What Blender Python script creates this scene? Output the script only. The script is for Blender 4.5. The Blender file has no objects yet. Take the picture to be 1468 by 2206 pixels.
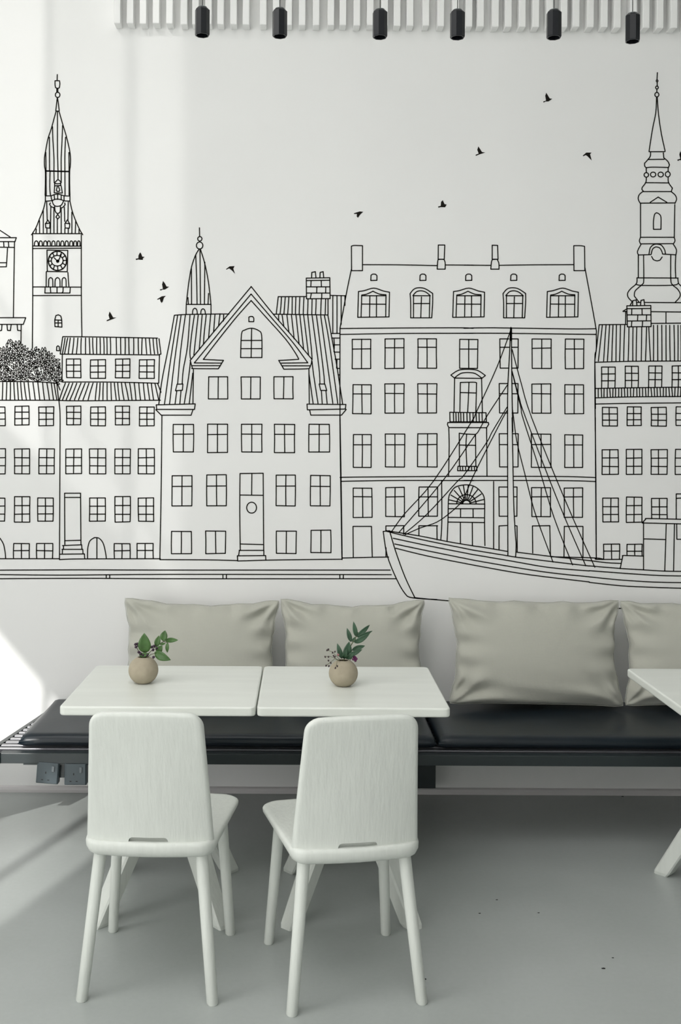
import bpy, bmesh, math, random
from mathutils import Vector, Matrix
from mathutils.geometry import tessellate_polygon
random.seed(7)
C = bpy.context.scene.collection
PI = math.pi
# ------------------------------------------------------------------ camera
F = 2300.0; CX, CY = 655.0, 945.0; CAMZ = 1.6; D = 4.823
ROLL = math.radians(0.30)
RM = Matrix(((math.cos(ROLL), -math.sin(ROLL), 0), (0, 0, -1), (math.sin(ROLL), math.cos(ROLL), 0)))
CAMP = Vector((0, -D, CAMZ))
cam = bpy.data.cameras.new('camera'); camo = bpy.data.objects.new('camera', cam); C.objects.link(camo)
cam.sensor_fit = 'VERTICAL'; cam.sensor_height = 24.0; cam.sensor_width = 24.0
cam.lens = 24.0 * F / 2206.0
cam.shift_x = (734 - CX) / 2206.0; cam.shift_y = -(1103 - CY) / 2206.0
camo.matrix_world = Matrix.Translation(CAMP) @ RM.to_4x4()
bpy.context.scene.camera = camo

def at(px, py, y=None, z=None):
    """photo pixel -> point on the plane y=... or z=..."""
    d = RM @ Vector(((px - CX) / F, -(py - CY) / F, -1))
    t = (y - CAMP.y) / d.y if y is not None else (z - CAMP.z) / d.z
    return CAMP + d * t

# ------------------------------------------------------------------ materials
def mat(name, col, rough=0.5, bump=0.0, scale=40, stretch=(1, 1, 1), var=0.0, vscale=None, spec=0.5, metal=0.0, coat=0.0, sheen=0.0, detail=4):
    m = bpy.data.materials.new(name); m.use_nodes = True
    nt = m.node_tree; b = nt.nodes['Principled BSDF']
    b.inputs['Base Color'].default_value = (*col, 1)
    b.inputs['Roughness'].default_value = rough
    b.inputs['Specular IOR Level'].default_value = spec
    b.inputs['Metallic'].default_value = metal
    b.inputs['Coat Weight'].default_value = coat
    b.inputs['Sheen Weight'].default_value = sheen
    tc = nt.nodes.new('ShaderNodeTexCoord'); mp = nt.nodes.new('ShaderNodeMapping')
    mp.inputs['Scale'].default_value = stretch
    nt.links.new(tc.outputs['Object'], mp.inputs['Vector'])
    if bump > 0:
        n = nt.nodes.new('ShaderNodeTexNoise'); n.inputs['Scale'].default_value = scale; n.inputs['Detail'].default_value = detail
        nt.links.new(mp.outputs['Vector'], n.inputs['Vector'])
        bp = nt.nodes.new('ShaderNodeBump'); bp.inputs['Strength'].default_value = bump; bp.inputs['Distance'].default_value = 0.004
        nt.links.new(n.outputs['Fac'], bp.inputs['Height']); nt.links.new(bp.outputs['Normal'], b.inputs['Normal'])
    if var > 0:
        n = nt.nodes.new('ShaderNodeTexNoise'); n.inputs['Scale'].default_value = vscale or scale; n.inputs['Detail'].default_value = 5
        nt.links.new(mp.outputs['Vector'], n.inputs['Vector'])
        r = nt.nodes.new('ShaderNodeValToRGB')
        r.color_ramp.elements[0].position = 0.3; r.color_ramp.elements[1].position = 0.7
        r.color_ramp.elements[0].color = (*[c * (1 - var) for c in col], 1)
        r.color_ramp.elements[1].color = (*[min(1, c * (1 + var)) for c in col], 1)
        nt.links.new(n.outputs['Fac'], r.inputs['Fac']); nt.links.new(r.outputs['Color'], b.inputs['Base Color'])
    return m

M = {
 'wall': mat('white_wall_paint', (.87, .87, .86), .75, .05, 60, var=.015, vscale=1.5, spec=.25),
 'wall_room': mat('grey_room_paint', (.30, .31, .30), .8),
 'skirt': mat('skirting_paint', (.62, .60, .60), .55, .08, 30),
 'ink': mat('mural_ink', (.009, .007, .005), .75, spec=.15),
 'batten': mat('batten_white_paint', (.90, .90, .89), .5, .12, 25, (1, 1, .12), .03, 8),
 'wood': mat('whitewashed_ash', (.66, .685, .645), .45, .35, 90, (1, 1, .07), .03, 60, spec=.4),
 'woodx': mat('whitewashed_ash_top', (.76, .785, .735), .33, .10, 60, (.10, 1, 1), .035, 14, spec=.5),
 'linen': None,
 'leather': mat('dark_leather', (.007, .013, .019), .33, .12, 9, var=.2, vscale=5, spec=.42),
 'steel': mat('dark_green_grey_metal', (.018, .026, .028), .38, .1, 60, spec=.5),
 'slat': mat('slat_metal', (.22, .22, .24), .3, spec=.7, metal=.8),
 'socket': mat('socket_grey', (.05, .068, .078), .4),
 'socket_dark': mat('socket_hole', (.006, .007, .008), .6),
 'switch': mat('switch_grey', (.13, .15, .16), .35),
 'pend': mat('black_anodised', (.007, .008, .011), .33, .04, 200, spec=.45),
 'pend_cap': mat('grey_cap', (.16, .18, .18), .45),
 'cable': mat('black_cable', (.01, .01, .01), .6),
 'vase': mat('beige_stoneware', (.39, .345, .26), .85, .25, 160, var=.06, vscale=40, spec=.2),
 'leaf': mat('leaf_green', (.055, .13, .03), .45, .1, 50, var=.25, vscale=40),
 'leaf_dark': mat('leaf_blue_green', (.035, .085, .045), .42, .1, 50, var=.3, vscale=40),
 'stem': mat('stem_green', (.10, .12, .05), .6),
 'berry': mat('dark_purple_berry', (.030, .010, .028), .4),
 'bud': mat('brown_bud', (.045, .028, .03), .7),
 'flower': mat('magenta_bloom', (.13, .015, .09), .6, .3, 90, var=.3, vscale=90),
 'pink': mat('pink_bud', (.30, .14, .14), .7),
 'grit': mat('black_grit', (.01, .01, .01), .8),
}
def linen():
    m = mat('oatmeal_linen', (.49, .49, .43), .95, 0, spec=.1, sheen=.3)
    nt = m.node_tree; b = nt.nodes['Principled BSDF']
    tc = nt.nodes.new('ShaderNodeTexCoord')
    w1 = nt.nodes.new('ShaderNodeTexWave'); w1.bands_direction = 'X'; w1.inputs['Scale'].default_value = 110; w1.inputs['Distortion'].default_value = 1.5
    w2 = nt.nodes.new('ShaderNodeTexWave'); w2.bands_direction = 'Z'; w2.inputs['Scale'].default_value = 110; w2.inputs['Distortion'].default_value = 1.5
    n = nt.nodes.new('ShaderNodeTexNoise'); n.inputs['Scale'].default_value = 11; n.inputs['Detail'].default_value = 3
    for k in (w1, w2, n): nt.links.new(tc.outputs['Object'], k.inputs['Vector'])
    a = nt.nodes.new('ShaderNodeMath'); a.operation = 'ADD'
    nt.links.new(w1.outputs['Fac'], a.inputs[0]); nt.links.new(w2.outputs['Fac'], a.inputs[1])
    b1 = nt.nodes.new('ShaderNodeBump'); b1.inputs['Strength'].default_value = .25; b1.inputs['Distance'].default_value = .001
    nt.links.new(a.outputs[0], b1.inputs['Height'])
    b2 = nt.nodes.new('ShaderNodeBump'); b2.inputs['Strength'].default_value = .35; b2.inputs['Distance'].default_value = .01
    nt.links.new(n.outputs['Fac'], b2.inputs['Height']); nt.links.new(b1.outputs['Normal'], b2.inputs['Normal'])
    nt.links.new(b2.outputs['Normal'], b.inputs['Normal'])
    return m
M['linen'] = linen()
def floor_mat():
    m = mat('polished_concrete', (.33, .365, .365), .36, .04, 14, spec=.5)
    nt = m.node_tree; b = nt.nodes['Principled BSDF']
    tc = nt.nodes.new('ShaderNodeTexCoord')
    n1 = nt.nodes.new('ShaderNodeTexNoise'); n1.inputs['Scale'].default_value = 1.6; n1.inputs['Detail'].default_value = 6
    n2 = nt.nodes.new('ShaderNodeTexNoise'); n2.inputs['Scale'].default_value = 60; n2.inputs['Detail'].default_value = 3
    nt.links.new(tc.outputs['Object'], n1.inputs['Vector']); nt.links.new(tc.outputs['Object'], n2.inputs['Vector'])
    mx = nt.nodes.new('ShaderNodeMath'); mx.operation = 'MULTIPLY_ADD'; mx.inputs[1].default_value = .25
    nt.links.new(n2.outputs['Fac'], mx.inputs[0]); nt.links.new(n1.outputs['Fac'], mx.inputs[2])
    r = nt.nodes.new('ShaderNodeValToRGB'); e = r.color_ramp.elements
    e[0].position = .35; e[0].color = (.34, .365, .35, 1); e[1].position = .9; e[1].color = (.42, .445, .435, 1)
    nt.links.new(mx.outputs[0], r.inputs['Fac']); nt.links.new(r.outputs['Color'], b.inputs['Base Color'])
    return m
M['floor'] = floor_mat()

# ------------------------------------------------------------------ helpers
def link(name, bm, m, parent=None, smooth=False, loc=None, bevel=0, bseg=2):
    bmesh.ops.recalc_face_normals(bm, faces=bm.faces)
    me = bpy.data.meshes.new(name); bm.to_mesh(me); bm.free()
    o = bpy.data.objects.new(name, me); C.objects.link(o)
    me.materials.append(M[m] if isinstance(m, str) else m)
    if smooth:
        for p in me.polygons: p.use_smooth = True
    if parent: o.parent = parent
    if loc is not None: o.location = loc
    if bevel:
        b = o.modifiers.new('bevel', 'BEVEL'); b.width = bevel; b.segments = bseg; b.limit_method = 'ANGLE'; b.angle_limit = math.radians(40)
    return o
def tag(o, label=None, cat=None, group=None, kind=None):
    if label: o['label'] = label
    if cat: o['category'] = cat
    if group: o['group'] = group
    if kind: o['kind'] = kind
    return o
def thing(name, label, cat, loc=(0, 0, 0), rz=0, group=None):
    o = bpy.data.objects.new(name, None); C.objects.link(o)
    o.location = loc; o.rotation_euler = (0, 0, rz); o.empty_display_size = .05
    return tag(o, label, cat, group)
def box(bm, x0, x1, y0, y1, z0, z1, mtx=None):
    vs = [bm.verts.new((x, y, z)) for x in (x0, x1) for y in (y0, y1) for z in (z0, z1)]
    if mtx:
        for v in vs: v.co = mtx @ v.co
    for f in ((0, 1, 3, 2), (4, 6, 7, 5), (0, 4, 5, 1), (2, 3, 7, 6), (0, 2, 6, 4), (1, 5, 7, 3)):
        bm.faces.new([vs[i] for i in f])
def bx(*a, mtx=None):
    bm = bmesh.new(); box(bm, *a, mtx=mtx); return bm
def prism(bm, pts, z0, z1):
    a = [bm.verts.new((x, y, z0)) for x, y in pts]; b = [bm.verts.new((x, y, z1)) for x, y in pts]
    n = len(pts)
    bm.faces.new(a[::-1]); bm.faces.new(b)
    for i in range(n): bm.faces.new((a[i], a[(i + 1) % n], b[(i + 1) % n], b[i]))
def loft(bm, rings, close=True, cap=True):
    R = [[bm.verts.new(p) for p in r] for r in rings]
    n = len(R[0])
    for a, b in zip(R, R[1:]):
        for i in range(n if close else n - 1):
            bm.faces.new((a[i], a[(i + 1) % n], b[(i + 1) % n], b[i]))
    if cap and close:
        bm.faces.new(R[0][::-1]); bm.faces.new(R[-1])
def tube(bm, pts, rads, n=10):
    """round tube along pts"""
    pts = [Vector(p) for p in pts]; rings = []
    if not isinstance(rads, (list, tuple)): rads = [rads] * len(pts)
    for i, p in enumerate(pts):
        t = (pts[min(i + 1, len(pts) - 1)] - pts[max(i - 1, 0)]).normalized()
        u = t.cross(Vector((0, 1, 0.01))).normalized(); w = t.cross(u)
        rings.append([p + (u * math.cos(a) + w * math.sin(a)) * rads[i] for a in [2 * PI * k / n for k in range(n)]])
    loft(bm, rings)
def legmesh(p0, p1, r0, r1, n=20):
    """round leg with horizontal cuts; p0 foot (bottom), p1 top"""
    bm = bmesh.new(); rings = []
    for k, (t, s) in enumerate(((0, .86), (.008, 1), (.5, 1), (1, 1))):
        c = Vector(p0).lerp(Vector(p1), t); r = (r0 + (r1 - r0) * t) * s
        rings.append([(c.x + r * math.cos(2 * PI * i / n), c.y + r * math.sin(2 * PI * i / n), c.z) for i in range(n)])
    loft(bm, rings); return bm

# ------------------------------------------------------------------ room
ZC = 5.0
tag(link('wall_back', bx(-4.2, 3.0, 0, .2, 0, ZC + .6), 'wall'), kind='structure')
tag(link('floor', bx(-6.0, 3.0, -9.5, .0, -.1, 0), 'floor'), kind='structure')
tag(link('ceiling', bx(-4.2, 3.0, -2.1, 0, ZC, ZC + .15), 'wall'), kind='structure')
tag(link('wall_right', bx(2.8, 3.0, -7.6, 0, 0, ZC), 'wall_room'), kind='structure')
tag(link('shade_wall_left', bx(-4.2, -4.0, -3.2, 0, 0, ZC), 'wall_room'), kind='structure')  # unseen, added to cut the light coming from the left
tag(link('trim_9', bx(.7, 2.8, -7.0, -2.1, ZC, ZC + .15), 'wall_room'), kind='structure')   # unseen slab added to darken the right half
# unseen slab and bars, added to shade all but the painted wall's left strip
SX, SZ = .33, .50          # sun travels (SX, 1, -SZ)
YB = -7.6
def sunback(px, py, yb=YB):
    p = at(px, py, y=0); return (p.x + SX * yb, p.z - SZ * yb)
xe = at(392, 700, y=0).x + SX * YB
tag(link('sun_blocker_wall', bx(xe, 3.0, YB - .25, YB, 0, 8.8), 'wall'), kind='structure')  # added slab that stops the sun right of its edge
def shade_bar(name, pts, yb, th=.12):
    q = [sunback(px, py, yb) for px, py in pts]
    bm = bmesh.new()
    a = [bm.verts.new((x, yb, z)) for x, z in q]; b = [bm.verts.new((x, yb - th, z)) for x, z in q]
    bm.faces.new(a); bm.faces.new(b[::-1])
    for i in range(len(q)): bm.faces.new((a[i], a[(i + 1) % len(q)], b[(i + 1) % len(q)], b[i]))
    tag(link(name, bm, 'wall_room'), kind='structure')
shade_bar('trim_1', [(-560, 368), (400, 1285), (400, 1840), (-560, 700)], -6.2)     # added bar that casts the broad diagonal shadow
shade_bar('trim_2', [(-160, 398), (400, 1235), (400, 1263), (-160, 426)], -6.2, .04)       # added thin bar for the narrow diagonal shadow
for k, (px, w, yb) in enumerate(((275, .045, -5.2), (98, .02, -5.2), (-60, .05, -5.2))):
    x = at(px, 600, y=0).x + SX * yb
    tag(link('trim_%d' % (k + 3), bx(x - w / 2, x + w / 2, yb - .06, yb, 0, 7.0), 'wall_room'), kind='structure')
def sun_filter(name, pts, yb, tint):  # unseen filter sheet, added to dim the sun on the wall
    m = bpy.data.materials.new('sun_filter_tint'); m.use_nodes = True; nt = m.node_tree; nt.nodes.clear()
    t = nt.nodes.new('ShaderNodeBsdfTransparent'); t.inputs['Color'].default_value = (tint, tint, tint, 1)
    o_ = nt.nodes.new('ShaderNodeOutputMaterial'); nt.links.new(t.outputs[0], o_.inputs['Surface'])
    q = [sunback(px, py, yb) for px, py in pts]; bm = bmesh.new(); bm.faces.new([bm.verts.new((x, yb, z)) for x, z in q])
    tag(link(name, bm, m), kind='structure')
sun_filter('sun_filter_1', [(98, -900), (420, -900), (420, 1335), (98, 1028)], -5.2, .125)
sun_filter('sun_filter_2', [(-600, -900), (98, -900), (98, 1028), (-600, 361)], -5.2, .25)
# skirting
bm = bmesh.new()
prof = [(0, 0), (-.016, 0), (-.016, .012), (-.012, .022), (-.006, .026), (0, .027)]
loft(bm, [[(x, y, z) for y, z in prof] for x in (-4.2, 2.8)])
tag(link('baseboard_back', bm, 'skirt'), kind='structure')

# ------------------------------------------------------------------ wall battens
bat = [245,273,301,329,358,389,414,442,468,496,523,560,588,615,644,674,706,732,762,791,822,849,877,911,943,975,1004,1029,
       1061,1089,1119,1148,1178,1209,1235,1266,1296,1324,1359,1386,1416,1446,1476]
rb = random.Random(3); b0 = None
for i, px in enumerate(bat):
    p = at(px, 50 + (px - 245) * .008 + rb.uniform(-1, 1), y=-.066)
    if b0 is None:
        bm = bx(0, .030, -.066, 0, 0, 1); bmesh.ops.bevel(bm, geom=[e for e in bm.edges], offset=.002, segments=1, affect='EDGES')
        b0 = link('wall_batten', bm, 'batten'); o = b0
    else:
        o = b0.copy(); C.objects.link(o)
    o.location = (p.x, 0, p.z); o.scale = (1, 1, (ZC - p.z)); o.rotation_euler = (0, rb.uniform(-.002, .002), 0)
    lab = 'white painted vertical batten fixed to the upper wall, one of an even row'
    if i == 0: lab = 'leftmost white vertical batten of the row high on the wall'
    tag(o, lab, 'batten', 'white battens along the top of the wall')

# ------------------------------------------------------------------ mural
LW = 2.4 / (F / D)     # stroke width
class Ink:
    def __init__(s): s.bm = bmesh.new()
    def ribbon(s, P, w=1.0):
        n = len(P)
        if n < 2: return
        hw = LW * w / 2; L = []; Rr = []
        for i in range(n):
            a = P[max(i - 1, 0)]; b = P[min(i + 1, n - 1)]
            d = Vector((b[0] - a[0], b[1] - a[1]));
            if d.length < 1e-9: d = Vector((1, 0))
            d.normalize(); nn = Vector((-d.y, d.x))
            L.append(s.bm.verts.new((P[i][0] + nn.x * hw, -.0012, P[i][1] + nn.y * hw)))
            Rr.append(s.bm.verts.new((P[i][0] - nn.x * hw, -.0012, P[i][1] - nn.y * hw)))
        for i in range(n - 1): s.bm.faces.new((L[i], L[i + 1], Rr[i + 1], Rr[i]))
    def dot(s, p, w=1.0):
        hw = LW * w / 2
        s.bm.faces.new([s.bm.verts.new((p[0] + hw * math.cos(k * PI / 4), -.0012, p[1] + hw * math.sin(k * PI / 4))) for k in range(8)])
    def line(s, pix, closed=False, w=1.0, smooth=True):
        """pix: photo pixels; corners over 40 degrees stay sharp"""
        P = [at(x, y, y=0) for x, y in pix]; P = [Vector((p.x, p.z)) for p in P]
        if closed: P.append(P[0].copy())
        cuts = [0]
        for i in range(1, len(P) - 1):
            a = (P[i] - P[i - 1]); b = (P[i + 1] - P[i])
            if a.length > 1e-6 and b.length > 1e-6 and a.angle(b) > math.radians(42): cuts.append(i)
        cuts.append(len(P) - 1)
        for c0, c1 in zip(cuts, cuts[1:]):
            Q = P[c0:c1 + 1]
            if smooth and len(Q) > 2:
                out = []
                for i in range(len(Q) - 1):
                    p0 = Q[max(i - 1, 0)]; p1 = Q[i]; p2 = Q[i + 1]; p3 = Q[min(i + 2, len(Q) - 1)]
                    for k in range(4):
                        t = k / 4
                        out.append(.5 * ((2 * p1) + (p2 - p0) * t + (2 * p0 - 5 * p1 + 4 * p2 - p3) * t * t + (3 * p1 - p0 - 3 * p2 + p3) * t ** 3))
                out.append(Q[-1]); Q = out
            s.ribbon(Q, w); s.dot(Q[0], w); s.dot(Q[-1], w)
    def many(s, ox, oy, sc, text, w=1.0):
        for ln in text.replace('\n', ';').split(';'):
            ln = ln.strip()
            if not ln: continue
            closed = ln.endswith('*'); ln = ln.rstrip('*').strip()
            pts = [tuple(float(v) for v in q.split(',')) for q in ln.split()]
            s.line([(ox + x / sc, oy + y / sc) for x, y in pts], closed, w)
    def ell(s, ox, oy, sc, cx, cy, rx, ry, a0=0, a1=360, w=1.0, n=18):
        s.line([(ox + (cx + rx * math.cos(math.radians(a0 + (a1 - a0) * k / n))) / sc,
                 oy + (cy - ry * math.sin(math.radians(a0 + (a1 - a0) * k / n))) / sc) for k in range(n + 1)], w=w)
    def arch(s, ox, oy, sc, x0, x1, yt, yb):
        h = (x1 - x0) * .6
        s.many(ox, oy, sc, f'{x0},{yb} {x0+2},{yt+h} {x0+(x1-x0)*.2},{yt+h*.3} {(x0+x1)/2},{yt} {x1-(x1-x0)*.2},{yt+h*.3} {x1-2},{yt+h} {x1},{yb}')
    def fill(s, ox, oy, sc, text):
        pts = [tuple(float(v) for v in q.split(',')) for q in text.split()]
        P = [at(ox + x / sc, oy + y / sc, y=0) for x, y in pts]
        V = [s.bm.verts.new((p.x, -.0012, p.z)) for p in P]
        for a, b, c in tessellate_polygon([[Vector((p.x, p.z, 0)) for p in P]]): s.bm.faces.new((V[a], V[b], V[c]))
    def done(s, name, parent, label=None):
        o = link(name, s.bm, 'ink', parent)
        if label: o['label'] = label
        return o
rj = random.Random(11)
def win(I, ox, oy, sc, x0, x1, y0, y1, bars=(), mid=True, openb=False, midx=.5):
    j = lambda: rj.uniform(-.5, .5) * sc
    x0 = ox * sc + x0; x1 = ox * sc + x1; y0 = oy * sc + y0; y1 = oy * sc + y1
    a = (x0 + j(), y0 + j()); b = (x1 + j(), y0 + j()); c = (x1 + j(), y1 + j()); d = (x0 + j(), y1 + j())
    L = lambda p: [(x / sc, y / sc) for x, y in p]
    I.line(L([a, b])); I.line(L([b, ((b[0] + c[0]) / 2 + j(), (b[1] + c[1]) / 2), c])); I.line(L([d, ((a[0] + d[0]) / 2 + j(), (a[1] + d[1]) / 2), a]))
    if not openb: I.line(L([c, d]))
    if mid:
        xm = x0 + (x1 - x0) * midx; I.line(L([(xm + j(), y0), (xm, (y0 + y1) / 2), (xm + j(), y1)]))
    for t in bars:
        yb = y0 + (y1 - y0) * t; I.line(L([(x0, yb + j()), (x1, yb + j())]))
T3 = (.33, .66)
mural = thing('city_mural', 'black line drawing of a harbour town with a sailing boat, printed across the white wall', 'mural', at(700, 1240, y=0))
mural.location.y = 0
class MP:      # parts are drawn in world space; keep them there under the mural's empty
    pass
def fin(I, name, label=None):
    o = I.done(name, mural, label); o.matrix_parent_inverse = Matrix.Translation(-Vector(mural.location)); return o

# --- clock tower
I = Ink()
I.many(0, 140, 5.517, '''682,115 680,180
655,188 708,188 712,225 706,272 690,280 662,272 655,235*
676,280 676,325; 688,280 688,325
682,392 672,470 664,548 700,550; 684,392 695,460 705,545
668,550 640,650 610,760 570,880 545,1010 530,1100 530,1200 540,1265 540,1400 537,1550
702,550 745,700 790,850 825,1000 838,1100 836,1200 828,1265 828,1400 832,1550
684,552 684,1000 690,1255; 625,735 630,900 642,1100 642,1255; 745,720 738,900 728,1100 728,1255; 588,860 590,1255; 780,860 772,1060 772,1255
545,1040 548,1255; 820,1040 822,1255; 545,1258 828,1265; 545,1262 828,1269
690,1265 690,1355; 642,1270 645,1400; 728,1270 728,1400; 595,1270 592,1450 600,1545; 772,1270 774,1545; 548,1270 550,1545; 822,1270 822,1545
650,1400 690,1360 725,1390; 652,1408 685,1412 722,1406; 650,1400 650,1440; 722,1400 722,1435; 650,1438 725,1432; 650,1445 645,1520 742,1522 728,1440
682,1445 670,1490 678,1502 705,1502 712,1488 696,1445
540,1555 605,1555 650,1540 690,1535 730,1545 765,1555 832,1558; 540,1620 620,1612 650,1598 690,1595 730,1602 765,1615 832,1618
540,1555 540,1620; 832,1558 832,1620; 608,1560 612,1590 625,1615; 762,1558 762,1612; 645,1548 650,1600; 686,1538 686,1598; 728,1545 728,1602
622,1615 632,1650 655,1675 690,1680 730,1665 755,1620
600,1640 590,1655 610,1685 645,1695; 770,1640 775,1660 750,1690 725,1700
650,1680 655,1730 670,1760 690,1765 710,1755 718,1730 718,1680
686,1775 665,1808 686,1830 710,1808*
540,1620 515,1720 470,1830 430,1930 385,2005 375,2018; 832,1620 860,1740 900,1850 950,1960 985,2018; 385,2005 975,2005
515,1735 515,2000; 470,1850 472,2000; 432,1950 428,2000; 555,1630 562,1840; 605,1680 602,1850 600,2000; 642,1700 642,2000; 682,1835 682,2000
728,1700 728,2000; 765,1690 770,1860; 812,1630 808,1840; 855,1750 855,2000; 900,1860 895,2000; 940,1950 940,2000; 558,1945 558,2000; 772,1945 772,2000; 812,1945 812,2000
568,1842 545,1885 595,1880*; 540,1885 545,1935 592,1940 595,1885; 803,1840 775,1880 828,1888*; 772,1885 775,1938 825,1940 830,1885''')
I.ell(0, 140, 5.517, 686, 356, 27, 31)
I.many(0, 480, 5.804, '''408,150 410,900 405,1570; 1018,150 1018,900 1025,1420
412,290 1012,292; 412,322 1012,318; 588,342 848,345 842,612 592,608*
678,438 720,480; 768,395 730,478; 592,608 580,612 578,795; 850,622 862,795
412,802 1018,805; 412,910 1018,908; 565,805 562,878 875,878 880,808; 630,808 635,875; 714,808 714,875; 790,808 788,860 780,870
685,1215 700,1160 730,1150 760,1165 772,1215 775,1305 688,1298*; 690,1215 770,1218; 690,1252 770,1252; 728,1218 728,1300
708,1598 710,1550 725,1538 742,1550 745,1600*''')
for a, b in ((430,480),(490,530),(545,590),(592,632),(648,690),(710,745),(760,800),(815,855),(872,912),(922,960),(970,1003)):
    I.arch(0, 480, 5.804, a, b, 226, 284)
for a, b in ((608,662),(688,752),(776,828)): I.arch(0, 480, 5.804, a, b, 685, 795)
I.ell(0, 480, 5.804, 720, 476, 114, 120, w=1.2); I.ell(0, 480, 5.804, 716, 474, 74, 66)
I.ell(0, 480, 5.804, 722, 480, 7, 7, w=2)
for k in range(12):
    a = k * PI / 6 + .05
    I.many(0, 480, 5.804, '%f,%f %f,%f' % (716+74*math.cos(a), 474-66*math.sin(a), 720+112*math.cos(a), 476-118*math.sin(a)))
fin(I, 'clock_tower_drawing', 'drawn clock tower with a tall ribbed spire')
# --- tower cut by the left edge
I = Ink()
I.many(0, 480, 5.804, '''-300,60 -100,40 0,95 130,180; -300,186 205,186 188,236 -300,235; 45,238 50,300; 105,238 110,300; -300,300 180,308
182,236 178,500 172,900 168,1180; 95,315 88,430 80,550 -300,555; -300,500 80,500; -300,1187 322,1187 292,1270 -300,1270; 265,1275 262,1520
25,1275 20,1345 -10,1352 -15,1275; 88,1278 95,1345 130,1348 140,1278; 215,1275 222,1345 262,1350''')
fin(I, 'square_tower_drawing', 'drawn square tower at the left edge')
# --- tree of leaves
I = Ink()
cen = [(75, 1690, 190), (240, 1660, 195), (265, 1925, 330), (565, 1745, 175), (690, 1990, 215), (60, 1990, 210), (470, 1990, 260), (-120, 1850, 200), (405, 1640, 90)]
def inside(x, y):
    if y > 1975 and not (700 < x < 770 and y < 2010): return False
    if x > 768 and y > 1640: return False
    top = [(-300, 1640), (0, 1600), (60, 1560), (110, 1480), (200, 1470), (250, 1500), (330, 1530), (380, 1580), (430, 1565), (500, 1580), (590, 1590), (660, 1640), (720, 1700), (745, 1800), (775, 1760)]
    for (xa, ya), (xb, yb) in zip(top, top[1:]):
        if xa <= x <= xb: return y > ya + (yb - ya) * (x - xa) / (xb - xa) - 6
    return False
for ci, (cx, cy, R) in enumerate(cen):
    r = 10; k = 0
    while r < R:
        n = max(7, int(2 * PI * (r + 32) / 37)); Lf = 54
        for q in range(n):
            a = 2 * PI * (q + .5 * (k % 2)) / n + rj.uniform(-.04, .04) + ci
            mx, my = cx + (r + Lf / 2) * math.cos(a), cy - (r + Lf / 2) * math.sin(a)
            if not inside(mx, my): continue
            dd = math.hypot(mx - cx, my - cy) / R
            if any(math.hypot(mx - c[0], my - c[1]) / c[2] < dd for j, c in enumerate(cen) if j != ci): continue
            w = 11.5; ca, sa = math.cos(a), math.sin(a)
            f = lambda t, s: (cx + (r + t * Lf) * ca + s * w * sa, cy - (r + t * Lf) * sa + s * w * ca)
            pts = [f(0, 0), f(.25, .75), f(.55, 1), f(.8, .6), f(1, 0), f(.8, -.6), f(.55, -1), f(.25, -.75)]
            I.line([(x / 5.804, 480 + y / 5.804) for x, y in pts], True, .72, smooth=False)
        r += 42; k += 1
fin(I, 'tree_drawing', 'drawn tree made of small leaf outlines')
# --- left terrace and its neighbour
def stripes(I, ox, oy, sc, yt, yb, pairs):
    for a, b in pairs: I.many(ox, oy, sc, f'{a},{yt} {(a+b)/2+rj.uniform(-2,2)},{(yt+yb)/2} {b},{yb}')
I = Ink()
I.many(0, 720, 4.078, '-250,415 300,418 505,432 528,490; -250,580 515,580; 518,580 528,700 528,900 527,1140 523,1980')
stripes(I, 0, 720, 4.078, 425, 574, [(-40,-45),(-10,-14),(25,20),(60,55),(92,90),(122,130),(152,162),(182,195),(212,232),(248,265),(290,310),(333,350),(375,392),(412,435),(450,470),(475,500),(500,515)])
for x0, x1, y0, y1 in ((-75,45,638,803),(132,256,632,797),(340,472,638,803)): win(I, 0, 720, 4.078, x0, x1, y0, y1, T3)
for x0, x1 in ((-82,47),(127,261),(344,477)): win(I, 0, 720, 4.078, x0, x1, 1008, 1226, (.35, .68))
for x0, x1, y0, y1 in ((-85,42,297,500),(128,262,285,507),(332,468,297,500)): win(I, 0, 1000, 4.078, x0, x1, y0, y1, (.35, .69))
for x0, x1 in ((120,257),(322,463)): win(I, 0, 1000, 4.078, x0, x1, 698, 826, (.48,), openb=True)
I.many(0, 1000, 4.078, '-60,828 -40,700 0,650 30,700 45,770 50,828; -250,830 520,830')
fin(I, 'terrace_drawing', 'drawn terraced house at the left edge')
I = Ink()
I.many(0, 720, 4.078, '''552,420 900,420 1200,425 1390,432; 520,582 700,585 1100,582 1410,580; 1385,430 1415,510
552,22 900,25 1385,35; 552,22 530,170; 530,175 900,178 1400,182; 1398,40 1415,175 1400,178; 548,178 545,420; 1402,180 1395,430''')
stripes(I, 0, 720, 4.078, 430, 576, [(575,522),(608,550),(640,582),(675,615),(712,655),(748,690),(782,730),(818,775),(853,838),(880,870),(908,905),(942,942),(975,980),(1005,1022),(1035,1050),(1068,1090),(1100,1130),(1140,1160),(1180,1195),(1220,1235),(1260,1275),(1295,1315),(1330,1350),(1362,1395)])
stripes(I, 0, 720, 4.078, 34, 172, [(572,548),(595,568),(618,600),(650,635),(685,672),(715,712),(752,752),(785,790),(815,820),(850,850),(880,882),(912,915),(940,942),(970,972),(1022,1025),(1060,1062),(1100,1100),(1132,1135),(1175,1175),(1215,1218),(1250,1245),(1280,1290),(1312,1325),(1345,1358),(1375,1388)])
for x0, x1, d in ((585,710,0),(797,928,7),(1015,1140,0),(1225,1357,7)):
    win(I, 0, 720, 4.078, x0, x1, 218 + d, 382 + d, T3); win(I, 0, 720, 4.078, x0, x1, 632 + d, 797 + d, T3)
for x0, x1 in ((580,716),(788,930),(1010,1145),(1216,1358)): win(I, 0, 720, 4.078, x0, x1, 1008, 1226, (.35, .68))
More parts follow.
